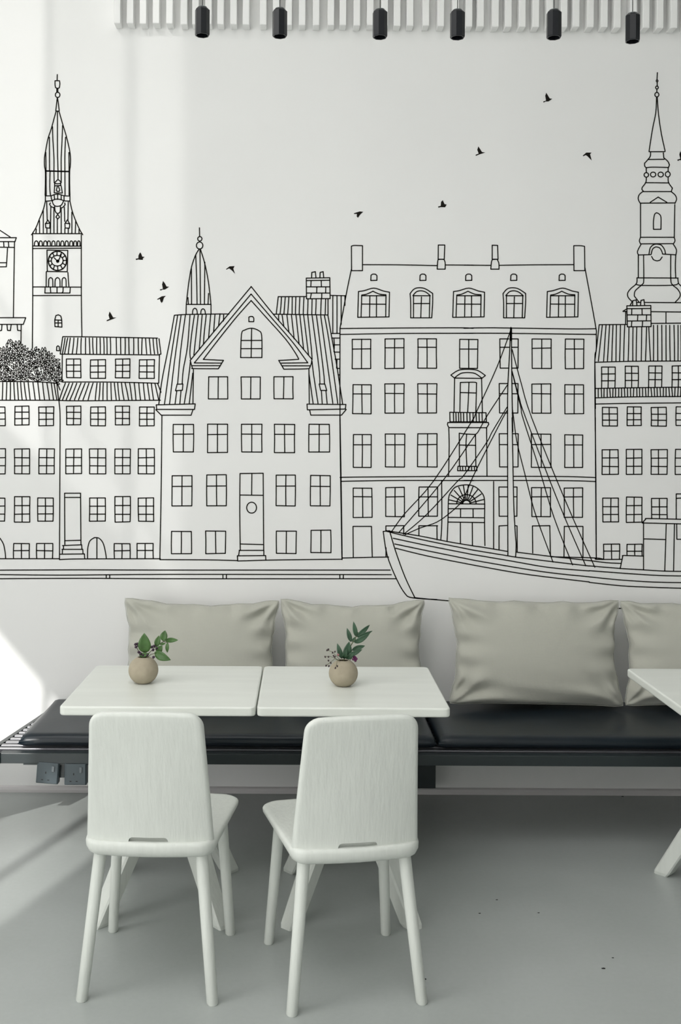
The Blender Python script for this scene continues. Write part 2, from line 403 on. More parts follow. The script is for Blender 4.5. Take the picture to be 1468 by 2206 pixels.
for x0, x1, y0, y1 in ((787,925,297,500),(1012,1145,285,507),(1217,1352,297,502)): win(I, 0, 1000, 4.078, x0, x1, y0, y1, (.35, .69))
for x0, x1 in ((1005,1142),(1205,1347)): win(I, 0, 1000, 4.078, x0, x1, 698, 826, (.48,), openb=True)
I.many(0, 1000, 4.078, '''568,255 708,255 712,705; 568,255 570,705; 572,292 705,292; 570,672 712,668; 550,715 718,708 720,745; 558,715 558,745
545,748 728,748 730,785; 550,748 548,785; 525,790 742,788 745,828; 525,838 700,832 1410,830
770,828 772,740 790,675 830,645 870,650 905,690 925,760 935,828; 852,650 852,828''')
fin(I, 'row_house_drawing', 'drawn row house with a ribbed attic roof')
I = Ink()
I.many(0, 1000, 4.078, '-250,932 700,928 1468,930 3430,930; -250,966 500,974 1468,968 3440,970; -250,1008 700,1002 1468,1006 3480,1006')
I.many(0, 0, 1, '229,1239 229,1246; 236.5,1239 236.5,1246; 480.5,1238 480.5,1246; 488,1238 488,1246; 732.5,1238 732.5,1246; 740,1238 740,1246')
fin(I, 'quay_drawing', 'drawn quay edge of three long lines')
# --- small spire behind the gabled house
I = Ink()
I.many(330, 480, 5.062, '''506,55 508,145; 505,285 465,350 420,480 390,650 372,800 362,890; 515,285 560,430 600,620 625,820 630,885
465,350 475,600 480,885; 512,300 517,885; 565,430 560,885; 418,500 420,885; 380,815 385,885; 605,770 600,885; 362,890 632,890 ; 362,890 360,998; 632,890 632,998''')
I.ell(330, 480, 5.062, 510, 175, 23, 24); I.ell(330, 480, 5.062, 508, 248, 35, 38)
I.arch(330, 480, 5.062, 430, 482, 932, 998); I.arch(330, 480, 5.062, 520, 570, 938, 998)
fin(I, 'small_spire_drawing', 'small drawn ribbed spire with two balls')
# --- gabled house
I = Ink()
I.many(330, 480, 5.062, '''235,1008 360,1000 700,995 828,995; 232,1010 180,1300 100,1700 62,1980
268,1012 190,1500 125,1975; 305,1012 235,1500 180,1975; 352,1010 300,1400 268,1755; 258,1832 240,1975; 402,1010 375,1350 330,1600 318,1755; 305,1828 292,1975
450,1010 420,1220 402,1400 408,1480; 408,1510 385,1700 340,1970; 433,1640 395,1970; 492,1008 460,1300 445,1440; 535,1005 515,1250 503,1380
580,1005 558,1200 550,1320; 628,1005 605,1260; 675,1000 660,1190; 730,992 715,1120; 770,1005 768,1070
262,1760 325,1758 320,1825 245,1832*
1068,700 830,985 405,1500 428,1580 440,1590 712,1592 768,1500 548,1490 700,1290 900,1040 1068,850; 1068,778 850,1040 450,1528 745,1530; 425,1558 730,1558
1045,1030 1060,1022 1085,1022 1098,1040 1098,1078 1045,1078*
955,1470 965,1215 1000,1170 1075,1150 1150,1175 1185,1230 1187,1470*; 1075,1155 1070,1470; 965,1283 1180,1283; 958,1372 1182,1372
440,1600 435,1975; 35,1985 460,1975 452,2035 40,2035*; 30,2038 90,2098 415,2098 435,2038''')
I.many(540, 560, 6.117, '''8,350 300,715 600,1060 810,1310 800,1370 780,1420 740,1435 440,1440 372,1325 635,1310 600,1240 460,1040 200,750 8,535
8,450 300,790 560,1090 755,1355 400,1360; 418,1395 780,1395; 770,1440 775,1890
300,715 1020,725; 1020,725 1060,960 1130,1350 1215,1900
370,730 372,800; 415,720 440,880; 480,725 505,950; 540,730 575,1040; 600,730 640,1110; 650,730 700,1180; 700,725 765,1250; 755,730 800,1150 812,1310
812,1340 830,1500 890,1890; 812,735 900,1400 915,1630; 870,735 960,1450 975,1635; 925,735 1010,1350 1085,1890; 975,735 1040,1100 1150,1890; 770,1500 825,1890
935,1730 945,1890; 995,1730 1010,1890; 905,1635 980,1635 1005,1720 925,1720*
745,1900 1258,1905 1250,1965 750,1975*; 780,1980 795,2045 1200,2045 1262,1970''')
for x0, x1 in ((449.5,491),(520,561),(591,632)): win(I, 0, 0, 1, x0, x1, 812, 859)
H = (330, 840, 3.414)
for x0, x1, y0, y1 in ((148,297,253,455),(400,548,253,460),(652,800,253,457),(893,1042,253,460),(1147,1297,253,457)): win(I, *H, x0, x1, y0, y1, (.36,))
for x0, x1, y0, y1 in ((140,285,630,852),(395,538,625,852),(905,1047,625,852),(1158,1302,630,852)): win(I, *H, x0, x1, y0, y1, (.36,))
for x0, x1, y0, y1 in ((135,282,1040,1203),(388,533,1038,1203),(908,1053,1038,1203),(1162,1308,1032,1197)): win(I, *H, x0, x1, y0, y1)
I.many(*H, '''65,188 60,700 50,1245; 1375,190 1378,500 1390,1245; 50,1248 400,1250 620,1255; 830,1252 1100,1248 1390,1245
640,615 810,613 812,900 814,1180; 640,615 638,900 642,1180; 640,773 808,775; 727,617 725,770; 640,1133 812,1137; 633,1180 815,1180 815,1215; 635,1180 630,1215
620,1220 828,1218 830,1252; 620,1220 623,1258 830,1252''')
I.ell(*H, 725, 866, 36, 40)
fin(I, 'gabled_house_drawing', 'drawn house with a steep front gable and a tall door')
# --- roof with brick chimney behind
I = Ink()
G = (540, 560, 6.117)
I.many(*G, '''735,240 1045,235 1050,510 738,512*; 740,272 1045,268; 805,232 808,165 855,155 862,232; 915,232 918,165 958,155 965,232
740,355 1048,355; 740,437 1045,437; 798,275 795,352; 932,275 935,350; 875,360 872,435; 992,360 990,435; 800,445 790,508; 940,440 938,508''')
fin(I, 'brick_chimney_drawing', 'drawn brick chimney with two pots')
I = Ink()
I.many(*G, '''365,485 730,483; 1060,468 1255,472; 365,490 340,705
1022,515 1022,725; 1085,475 1085,965; 1140,475 1140,965; 1195,475 1195,850; 1245,475 1245,600''')
stripes(I, *G, 492, 712, [(408,390),(458,440),(505,490),(550,548),(598,592),(650,642),(705,695)])
stripes(I, *G, 518, 714, [(758,752),(812,808),(865,858),(932,925),(990,985)])
fin(I, 'ribbed_roof_drawing', 'drawn ribbed roof behind the gabled house')
I = Ink()
I.many(*G, '''1062,970 1175,968; 1070,1030 1175,1030; 1100,1040 1105,1115; 1090,1120 1175,1118; 1105,1125 1100,1210; 1105,1215 1175,1215; 1115,1308 1175,1308; 1140,1315 1135,1425; 1140,1430 1175,1430; 1155,1515 1175,1515''')
fin(I, 'brick_wall_drawing', 'drawn sliver of brick wall')
# --- big house
I = Ink(); A1 = (720, 510, 4.893); A2 = (1000, 510, 4.893); K = (720, 900, 4.893); L_ = (1000, 900, 4.893); MM = (960, 780, 5.515)
I.many(*A1, '''183,100 215,92 300,95 300,358 185,358*; 300,295 700,297 1090,305; 1175,298 1468,300; 1100,88 1168,88 1162,238 1098,238*
1098,240 1130,238 1160,240 1172,275 1172,342 1088,342 1092,270*; 183,345 130,600 63,965
63,968 700,962 1300,960 1468,965; 63,1030 700,1020 1468,1018; 63,968 62,1400 63,1900''')
I.many(*A2, '''298,90 355,92 360,238 298,238*; 283,342 290,270 300,240 350,238 368,280 370,342*; 1158,95 1230,95 1272,102 1275,358 1160,358*
0,300 280,302; 370,302 700,297 1155,295; 1275,325 1330,620 1392,965 1395,1030 1395,1200 1380,1310 1385,2055; 0,965 300,960 1100,972 1392,970; 0,1018 400,1018 1392,1030''')
for o_, xs in ((A1, (388, 905, 1388)), (A2, (493, 1003))):
    for x in xs: I.many(*o_, f'{x},462 {x+2},408 {x+20},395 {x+50},396 {x+64},410 {x+64},460*')
wide = '''250,850 258,578 320,568 420,542 520,572 585,585 580,845*; 285,845 292,615 345,605 410,575 480,605 548,612; 292,622 548,622; 548,615 545,845; 295,710 548,712; 378,625 375,845; 448,625 447,845'''
nar = '''808,855 808,700 802,600 840,555 890,538 960,548 1040,598 1040,700 1030,855*; 832,620 870,580 920,570 970,585 1015,622; 832,622 1015,622; 838,622 838,850; 1010,622 1005,850; 922,635 915,850; 842,704 1010,704'''
for dx in (0, 204.8, 407): I.many(720 + dx, 510, 4.893, wide)
for dx in (0, 200.3): I.many(720 + dx, 510, 4.893, nar)
MASTX = [(1095.5, 1103.5)]
def bwin(o_, x0, x1, y0, y1, bar, cut=False):
    if not cut: win(I, *o_, x0, x1, y0, y1, ((bar - y0) / (y1 - y0),))
    else:   # window passing behind the mast
        ml, mr = cut
        I.many(*o_, f'{ml},{y0} {x0},{y0} {x0+4},{y1} {ml},{y1}; {x0+4},{bar} {ml},{bar}; {mr},{y0} {x1},{y0} {x1-2},{y1} {mr},{y1}; {mr},{bar} {x1},{bar}')
for x0, x1, y0, y1, b in ((192,388,1080,1390,1182),(537,738,1077,1388,1172),(883,1080,1077,1385,1165),(1325,1515,1082,1388,1182),
                          (198,390,1560,1865,1658),(537,738,1552,1858,1653),(885,1083,1548,1858,1658)): bwin(A1, x0, x1, y0, y1, b)
for x0, x1, y0, y1, b in ((720,920,1080,1390,1175),(1068,1262,1080,1390,1182),(718,918,1553,1858,1655),(1065,1260,1560,1865,1658)): bwin(A2, x0, x1, y0, y1, b)
bwin(A2, 378, 572, 1077, 1385, 1165, (474, 505)); bwin(A2, 372, 570, 1548, 1858, 1655, (462, 508))
for x0, x1, y0, y1, b in ((205,393,178,522,285),(540,745,172,520,285),(883,1087,168,518,282),(203,400,740,1050,833),(545,740,735,1042,833),(895,1090,730,1038,833)): bwin(K, x0, x1, y0, y1, b)
for x0, x1, y0, y1, b in ((712,917,172,522,283),(1063,1252,180,522,287),(715,912,737,1042,833),(1058,1252,740,1048,833)): bwin(L_, x0, x1, y0, y1, b)
bwin(L_, 372, 572, 168, 518, 283, (460, 518)); bwin(L_, 368, 560, 730, 1038, 833, (460, 530))
I.many(*K, '''203,1470 200,1145 395,1145 403,1468; 547,1190 547,1140 735,1137 735,1225; 895,1245 895,1138 1092,1138; 1085,1140 1087,1285; 548,1370 548,1465
78,632 200,625 1468,616; 78,670 700,660 1468,662; 88,1478 400,1470 575,1468; 63,0 70,400 78,900 85,1495; 1135,665 1137,1100 1125,1290''')
I.many(*L_, '''370,1385 370,1140 455,1135; 540,1137 560,1140 562,1410; 725,1425 722,1140 905,1137 912,1450; 1055,1470 1058,1145 1255,1145 1255,1470
0,617 460,617; 525,617 1100,620 1385,630; 0,660 460,660; 525,660 1100,663 1385,672; 1385,0 1390,700 1395,1490; 313,672 313,1380; 920,1465 1130,1470 1395,1478 1468,1490''')
I.many(*MM, '''65,155 130,110 200,88 330,88 400,108 475,160 435,192 360,140 290,125 200,130 150,155 108,190*; 110,190 430,195; 110,195 102,595; 430,195 440,595
178,242 350,240 370,255 362,590; 178,242 172,590; 280,245 272,450 265,590; 180,362 362,368; 52,597 482,602 488,710 55,710*
30,718 510,718 515,740 490,780 42,778 25,745*; 40,780 45,1000 38,1350; 490,785 495,1350; 165,845 245,855 358,860 362,1235; 165,845 167,1235; 252,858 245,1000 255,1235; 170,985 358,990
150,1238 372,1240 375,1290 145,1290*; 20,2130 32,1850 38,1620 70,1540 130,1480 250,1458 350,1480 430,1550 465,1640 465,1900 470,2180
38,1683 465,1687; 38,1742 465,1742; 38,1845 462,1850; 35,1900 462,1907; 180,1745 180,1845; 328,1745 330,1848; 178,1905 178,2155; 320,1910 322,2180''')
for x in (95,125,155,182,215,255,290,328,365,400,435): I.many(*MM, f'{x},600 {x+3},708')
for x in (175,205,240,275,310,345): I.many(*MM, f'{x},1240 {x+2},1288')
I.ell(*MM, 250, 1683, 115, 108, 0, 180); I.ell(*MM, 250, 1683, 45, 42, 0, 180)
for a in (13, 32, 50, 68, 84, 100, 116, 134, 152, 168):
    a = math.radians(a); I.many(*MM, '%f,%f %f,%f' % (250+42*math.cos(a), 1683-40*math.sin(a), 250+208*math.cos(a), 1683-218*math.sin(a)))
fin(I, 'mansion_drawing', 'drawn tall house with dormers, four chimneys and a balcony')
# --- boat
I = Ink()
I.many(*A2, '490,990 480,1250 462,1600 460,2055; 500,960 505,1500 515,2055; 495,955 494,1080'); I.many(*A2, '496,965 497,1090', 1.8)
I.many(*L_, '460,0 461,700 463,1450; 508,0 515,400 525,900 540,1200 550,1330 545,1465')
I.many(0, 0, 1, '''1100.5,712 1071.5,790 1026.6,888 1016,909 934.6,1036 871,1108 843.6,1146; 1094,829 1051,894 1030.6,930 1020,943 955,1035 859,1148
1093,877 1061,930 1049,953 1000,1023.6 985.7,1037 920,1108 870,1151; 1094,884 1084,900 1026.6,1012 1005,1061 996,1080 971,1104 941,1125 904,1138 873,1152
1103.8,753 1122.6,823 1146,900 1216.6,1074 1282,1222; 1103.8,800 1118.5,855 1133,900 1204.4,1084 1262.6,1219; 1105,806 1122.6,878 1127,900 1163.5,1014 1194,1114.6 1234,1217
1104,878 1107,900 1114,951 1131,1020 1151,1098 1174,1163 1192,1211''', .9)
I.many(720, 1100, 1.9626, '''208,88 235,85 260,170 300,280 342,368; 208,88 225,190 265,290 300,350 330,368 435,376; 342,368 400,374 590,390 700,402 850,406 1080,411 1340,415 1480,415''')
I.many(*K, '550,1190 900,1245 1200,1305 1468,1350; 550,1195 730,1240 1000,1300 1468,1395; 625,1270 1000,1350 1468,1442; 640,1330 1000,1405 1468,1500; 650,1375 1000,1460 1468,1552')
I.many(*L_, '''98,1350 220,1368 455,1408; 555,1416 905,1460 1100,1480 1322,1505; 98,1395 465,1455 545,1468 1000,1525 1322,1562; 98,1442 500,1510 900,1578 1322,1614
98,1500 500,1570 900,1632 1322,1676; 98,1552 500,1625 810,1670 1322,1730''')
I.many(1270, 860, 5.253, '''0,1825 200,1850 360,1858; 0,1886 350,1915 600,1930 850,1945 1090,1948; 0,1940 400,1970 800,1995 1090,2000; 0,2010 350,2045 750,2070 1090,2075; 0,2072 350,2110 700,2128 1090,2140
350,1918 380,1775 395,1768 610,1775; 615,1395 615,1930; 600,1400 640,1358 670,1350 1090,1360; 600,1400 1090,1412; 872,1415 855,1945; 965,1415 955,1945; 620,1580 862,1588; 990,1415 992,1585 1090,1585''')
fin(I, 'sailing_boat_drawing', 'drawn sailing boat with a tall mast, rigging and a cabin')
# --- right house
I = Ink(); Q = (1260, 500, 5.803); P_ = (1270, 860, 5.253)
I.many(*Q, '''182,1158 525,1155; 835,1142 1260,1138; 182,1162 155,1400 128,1600; 132,1628 600,1615 1260,1612; 128,1628 132,1900 135,2206
528,922 828,918 832,1182 535,1185*; 530,958 828,955; 600,918 602,858 645,848 655,918; 700,912 705,855 742,845 750,912; 535,1035 830,1035; 538,1112 820,1110
590,962 588,1032; 718,960 720,1032; 665,1040 662,1108; 775,1040 772,1105; 590,1120 585,1180; 725,1118 722,1180
138,1955 700,1945 1260,1938; 138,2072 600,2060 1260,2055; 138,2150 600,2140 1260,2135''')
stripes(I, *Q, 1165, 1612, [(222,172),(268,238),(312,285),(355,340),(398,392),(448,438),(502,488),(862,862),(912,915),(965,968),(1018,1020),(1065,1070),(1118,1125),(1168,1168),(1205,1207),(1250,1255)])
stripes(I, *Q, 1190, 1612, [(555,545),(605,603),(652,645),(715,708),(775,762),(803,825)])
for x in range(168, 1250, 37): I.many(*Q, f'{x+rj.uniform(-4,4)},{1958-(x/90)} {x+rj.uniform(-4,8)},2058')
for x0, x1, y0, y1 in ((210,382,1690,1946),(508,670,1678,1942),(800,966,1672,1938),(1093,1255,1672,1932)): win(I, *Q, x0, x1, y0, y1, T3, openb=True)
I.many(*P_, '65,0 75,900 80,1805; 75,1800 90,1812 368,1812; 1090,1072 985,1072 985,1355; 1090,1115 990,1122')
for x0, x1, d in ((150,320,0),(430,590,-6),(703,873,0),(985,1150,-6)): win(I, *P_, x0, x1, 93 + d, 303 + d, (.36, .69), midx=.45)
for x0, x1 in ((147,328),(422,597),(700,882),(975,1150)): win(I, *P_, x0, x1, 570, 851, (.34, .68), midx=.46)
win(I, *P_, 155, 332, 1120, 1388, (.36, .69)); win(I, *P_, 420, 595, 1108, 1392, (.34, .69)); win(I, *P_, 707, 883, 1122, 1350, (.42, .81), openb=True)
win(I, *P_, 162, 342, 1640, 1808, (.47,), openb=True); win(I, *P_, 428, 600, 1640, 1770, (.6,), openb=True)
fin(I, 'corner_house_drawing', 'drawn house with a brick chimney at the right edge')
# --- baroque tower
I = Ink(); R_ = (1260, 140, 5.803)
I.many(*R_, '''910,97 905,190; 907,215 908,262; 904,303 904,340; 900,400 890,600 850,800 806,1080; 908,400 925,620 960,860 1008,1080; 806,1085 1000,1085
825,1095 822,1140 795,1180 750,1230 752,1265 770,1285; 985,1100 990,1160 1040,1205 1062,1250 1050,1280; 795,1182 995,1180; 770,1285 850,1278 1048,1282
770,1290 772,1345; 1045,1290 1045,1330; 772,1410 765,1470 722,1530 718,1560 735,1580; 1045,1405 1050,1470 1098,1540 1085,1580; 760,1472 1055,1475; 730,1583 1085,1583
725,1585 685,1620 670,1670 690,1720 705,1730; 1085,1585 1135,1630 1150,1680 1130,1730; 698,1728 1130,1725; 820,1718 920,1652 1030,1718; 700,1735 700,2155; 1128,1745 1122,2155
862,2055 862,1950 875,1870 900,1848 930,1862 955,1905 955,2055*; 700,2155 1120,2155''')
for c in ((907,200,10,12),(905,283,17,18),(904,372,25,28),(772,1375,28,28),(857,1370,33,30),(952,1370,33,30),(1040,1367,30,33)): I.ell(*R_, *c)
I.many(*Q, '''700,65 685,110 700,148; 1120,65 1130,110 1110,148; 700,148 1105,145; 705,155 662,240 672,285; 1108,150 1148,220 1142,285; 672,287 830,282; 980,275 1142,285
805,280 820,200 860,160 905,150 960,165 1000,220 1012,275; 832,280 850,215 880,190 905,187 940,200 965,240 975,275; 838,305 860,345 905,360 945,350 970,312
672,290 672,570; 738,290 740,600 725,650 680,690 630,740 622,800 680,875; 1078,290 1078,590 1100,660 1160,710 1195,770 1185,820 1135,875; 1140,290 1135,430 1140,570
655,572 1170,575; 655,575 655,620 640,655 580,705 540,760 545,815 595,870 570,915; 640,650 720,667 1100,665 1172,640; 1165,575 1175,640 1207,675 1255,720
655,880 695,880;755,880 1250,883; 480,990 525,962; 480,992 528,992; 515,995 512,1150; 835,995 1250,1000; 1018,1010 1018,1140''')
fin(I, 'church_tower_drawing', 'drawn church tower with a needle spire and round bulges')
# --- birds
for ox, oy, sc, pts in (
 (220,530,9.175,'665,252 718,242 720,190 740,145 760,128 780,165 797,212 843,213 805,245 808,275 750,272 710,265 675,280'),
 (220,530,9.175,'1143,858 1203,845 1187,760 1207,690 1245,740 1277,802 1330,805 1245,860 1190,862 1158,882'),
 (220,530,9.175,'1088,1050 1180,995 1265,985 1225,1022 1200,1100 1178,1125 1155,1095 1143,1045 1100,1063'),
 (220,530,9.175,'90,1468 150,1440 128,1370 148,1295 180,1340 220,1413 283,1415 200,1450 95,1488'),
 (330,480,5.062,'795,505 835,475 890,472 875,500 895,558 860,520 830,497 800,512'),
 (740,410,5.646,'127,280 200,257 243,262 210,290 178,335 163,320 165,288 132,288'),
 (740,410,5.646,'1152,197 1185,190 1190,140 1210,120 1232,168 1258,173 1238,208 1190,205 1157,212'),
 (1000,180,4.893,'835,190 865,180 857,130 868,97 905,158 933,162 890,190 860,190 840,202'),
 (1000,180,4.893,'122,752 155,738 140,700 152,662 190,722 225,727 165,747 125,763'),
 (1000,180,4.893,'1253,760 1290,728 1347,728 1330,745 1348,812 1300,765 1285,755 1257,768'),
 (1440,310,44.1,'860,1510 1150,1420 1070,1000 1165,690 1400,1200 1500,1400 1400,1500 1235,1550 1030,1560 930,1640')):
    I = Ink(); I.fill(ox, oy, sc, pts); fin(I, 'bird_silhouette')

# ------------------------------------------------------------------ pendants
YP = -.92
pl = [(436, 13, 83, .3), (603, 16, 85, .3), (819, 18, 87, .15), (986, 19, 88, .1), (1194, 19, 88, 0), (1363.5, 26, 96, -.25)]
names = ['black octagonal pendant lamp, furthest left of the hanging row', 'black octagonal pendant lamp, second from the left in the hanging row', 'black octagonal pendant lamp, third from the left in the hanging row',
         'black octagonal pendant lamp hanging above the sailing boat bow and the balcony', 'black octagonal pendant lamp, second from the right in the hanging row', 'black octagonal pendant lamp, lowest and furthest right of the row']
for (px, y0, y1, rot), lab in zip(pl, names):
    sc = F / (D + YP); r = 16.0 / sc
    b = at(px, y1 - 6.5, y=YP); ztop = at(px, y0 + 4.5, y=YP).z
    t = thing('pendant_lamp', lab, 'lamp', (b.x, YP, b.z), rot, 'black pendant lamps hanging in a row')
    h = ztop - b.z
    oc = lambda rr, z: [(rr * math.cos(PI / 8 + k * PI / 4), rr * math.sin(PI / 8 + k * PI / 4), z) for k in range(8)]
    bm = bmesh.new()
    loft(bm, [oc(r * .82, .03), oc(r * .82, 0), oc(r * .94, -.0005), oc(r, .004), oc(r, h - .008), oc(r * .72, h)], cap=True)
    link('lamp_body', bm, 'pend', t)
    bm = bmesh.new(); loft(bm, [[(r * .62 * math.cos(a * PI / 8), r * .62 * math.sin(a * PI / 8), z) for a in range(16)] for z in (h - .001, h + .003)])
    loft(bm, [[(r * .3 * math.cos(a * PI / 8), r * .3 * math.sin(a * PI / 8), z) for a in range(16)] for z in (h + .003, h + .006)])
    link('cap', bm, 'pend_cap', t)
    bm = bmesh.new(); tube(bm, [(0, 0, h), (0, 0, ZC - b.z)], .0014, 8); link('cable', bm, 'cable', t)

# ------------------------------------------------------------------ bench
ZB = .382
bench = thing('slatted_bench', 'long dark metal slatted bench fixed along the wall under the cushions', 'bench', (0, -.34, 0))
def bench_part(name, bm, m, label=None, bevel=0, smooth=False):
    o = link(name, bm, m, bench, bevel=bevel, smooth=smooth); o.location = (0, .34, 0)
    if label: o['label'] = label
    return o
XR = 2.78
bench_part('front_rail', bx(-1.17, XR, -.695, -.655, ZB - .044, ZB - .004), 'steel', bevel=.002)
bm = bmesh.new()
prism(bm, [(-1.118, -.005), (-1.136, -.005), (-1.234, -.69), (-1.29, -.86), (-1.235, -.86), (-1.165, -.695), (-1.205, -.65)], ZB - .044, ZB - .002)
bench_part('side_rail', bm, 'steel', bevel=.002)
bm = bmesh.new(); prism(bm, [(-1.236, -.60), (-1.325, -.34), (-2.2, -.34), (-2.05, -.98), (-1.80, -1.33), (-1.235, -.765), (-1.222, -.70)], ZB - .044, ZB - .002)  # bench turns forward here; unseen outline widened to shade the wall underneath
bench_part('corner_wing', bm, 'steel', 'angled end of the bench running forward along the left')
bench_part('back_rail', bx(-1.10, XR, -.03, -.004, ZB - .044, ZB - .004), 'steel')
for k in range(14):
    y = -.055 - k * .0445
    xl = -1.118 - (.082 * (-y) / .65)
    bench_part('slat', bx(xl, XR, y - .0125, y + .0125, ZB - .03, ZB), 'slat', bevel=.002)
for x0, x1 in ((at(899, 1690, y=-.09).x, at(939, 1690, y=-.09).x), (2.2, 2.29)):
    bm = bx(x0, x1, -.09, -.002, .052, ZB - .044); box(bm, x0, x1, -.655, -.03, ZB - .044, ZB - .031)
    bench_part('support_bracket', bm, 'steel', bevel=.002)
# power sockets under the front rail
def socket(px0, py0, tilt, bracket):
    p = at(px0, py0, y=-.69)
    o = bench_part('power_socket', bx(-.043, .043, -.004, .03, -.043, .043), 'socket', 'grey switched power socket box under the bench', bevel=.003)
    o.location = (p.x, .34 - .69, p.z); o.rotation_euler = (0, tilt, 0)
    bm = bx(-.037, .040, -.008, -.004, -.040, .040); link('face_plate', bm, 'socket', o, bevel=.0015)
    bm = bx(.016, .027, -.012, -.007, .006, .028); link('switch', bm, 'switch', o, bevel=.002)
    for hx, hz, w, h in ((-.006, .001, .004, .008), (-.018, -.027, .0075, .0035), (.006, -.027, .0075, .0035)):
        bm = bx(hx - w / 2, hx + w / 2, -.0085, -.007, hz - h / 2, hz + h / 2); link('pin_hole', bm, 'socket_dark', o)
    return o
socket(103, 1664, .07, True); socket(163, 1667, 0, True)
p0 = at(51, 1643, y=-.68).x; p1 = at(185, 1640, y=-.68).x
bench_part('socket_bracket', bx(p0, p1 + .03, -.685, -.672, ZB - .052, ZB - .043), 'steel')
pa, pb = at(124, 1660, y=-.66).x, at(140, 1660, y=-.66).x
bench_part('socket_post', bx(pa, pb, -.672, -.65, ZB - .105, ZB - .044), 'steel')

# seat cushions
def cushion(name, x0, x1, label, seed):
    w = x1 - x0; d = .60; th = .050; nx, ny = 72, 36; bm = bmesh.new()
    rr = random.Random(seed)
    def pos(i, j, top):
        u = -math.cos(PI * i / nx) * .35 + (2 * i / nx - 1) * .65; v = -math.cos(PI * j / ny) * .35 + (2 * j / ny - 1) * .65
        dx = (1 - abs(u)) * w / 2; dy = (1 - abs(v)) * d / 2; e = .032
        def pf(q):
            q = min(q / e, 1); return math.sqrt(max(0, 1 - (1 - q) ** 2))
        f = pf(dx) * pf(dy)
        x = u * w / 2; y = v * d / 2
        z = th * .42 + (th * .58 * f if top else -th * .42 * f)
        if top:
            z += .006 * (1 - u * u) * (1 - v * v) + .0015 * math.sin(x * 19 + seed) * math.sin(y * 13)
            # creases fanning from the two front corners of the seam
            for s in (-1, 1):
                q = math.hypot(x - s * w / 2, (y + d / 2) * 1.4)
                z -= .010 * math.exp(-(q / .05) ** 2) * abs(math.sin(6 * math.atan2(y + d / 2, abs(x - s * w / 2)) + .5))
        return (x, y, max(z, 0))
    T = [[bm.verts.new(pos(i, j, True)) for j in range(ny + 1)] for i in range(nx + 1)]
    B = [[T[i][j] if i in (0, nx) or j in (0, ny) else bm.verts.new(pos(i, j, False)) for j in range(ny + 1)] for i in range(nx + 1)]
    for i in range(nx):
        for j in range(ny):
            bm.faces.new((T[i][j], T[i + 1][j], T[i + 1][j + 1], T[i][j + 1])); bm.faces.new((B[i][j], B[i][j + 1], B[i + 1][j + 1], B[i + 1][j]))
    o = link(name, bm, 'leather', smooth=True); o.location = ((x0 + x1) / 2, -.335, ZB)
    tag(o, label, 'cushion', 'dark leather seat cushions on the bench')
    bm = bmesh.new(); a, b2 = w / 2 - .006, d / 2 - .004; z = th * .42
    tube(bm, [(-a, -b2, z), (a, -b2, z)], .003, 8); tube(bm, [(-a, -b2, z), (-a, b2, z)], .003, 8); tube(bm, [(a, -b2, z), (a, b2, z)], .003, 8)
    link('piping', bm, 'leather', o, smooth=True)
    return o
xj = at(948, 1615, z=.40).x
cushion('seat_cushion', -1.118, xj - .002, 'dark leather seat pad on the left half of the bench, behind the two white tables', 1)
cushion('seat_cushion', xj + .002, 2.4, 'dark leather seat pad on the right half of the bench, under the big throw pillow', 2)

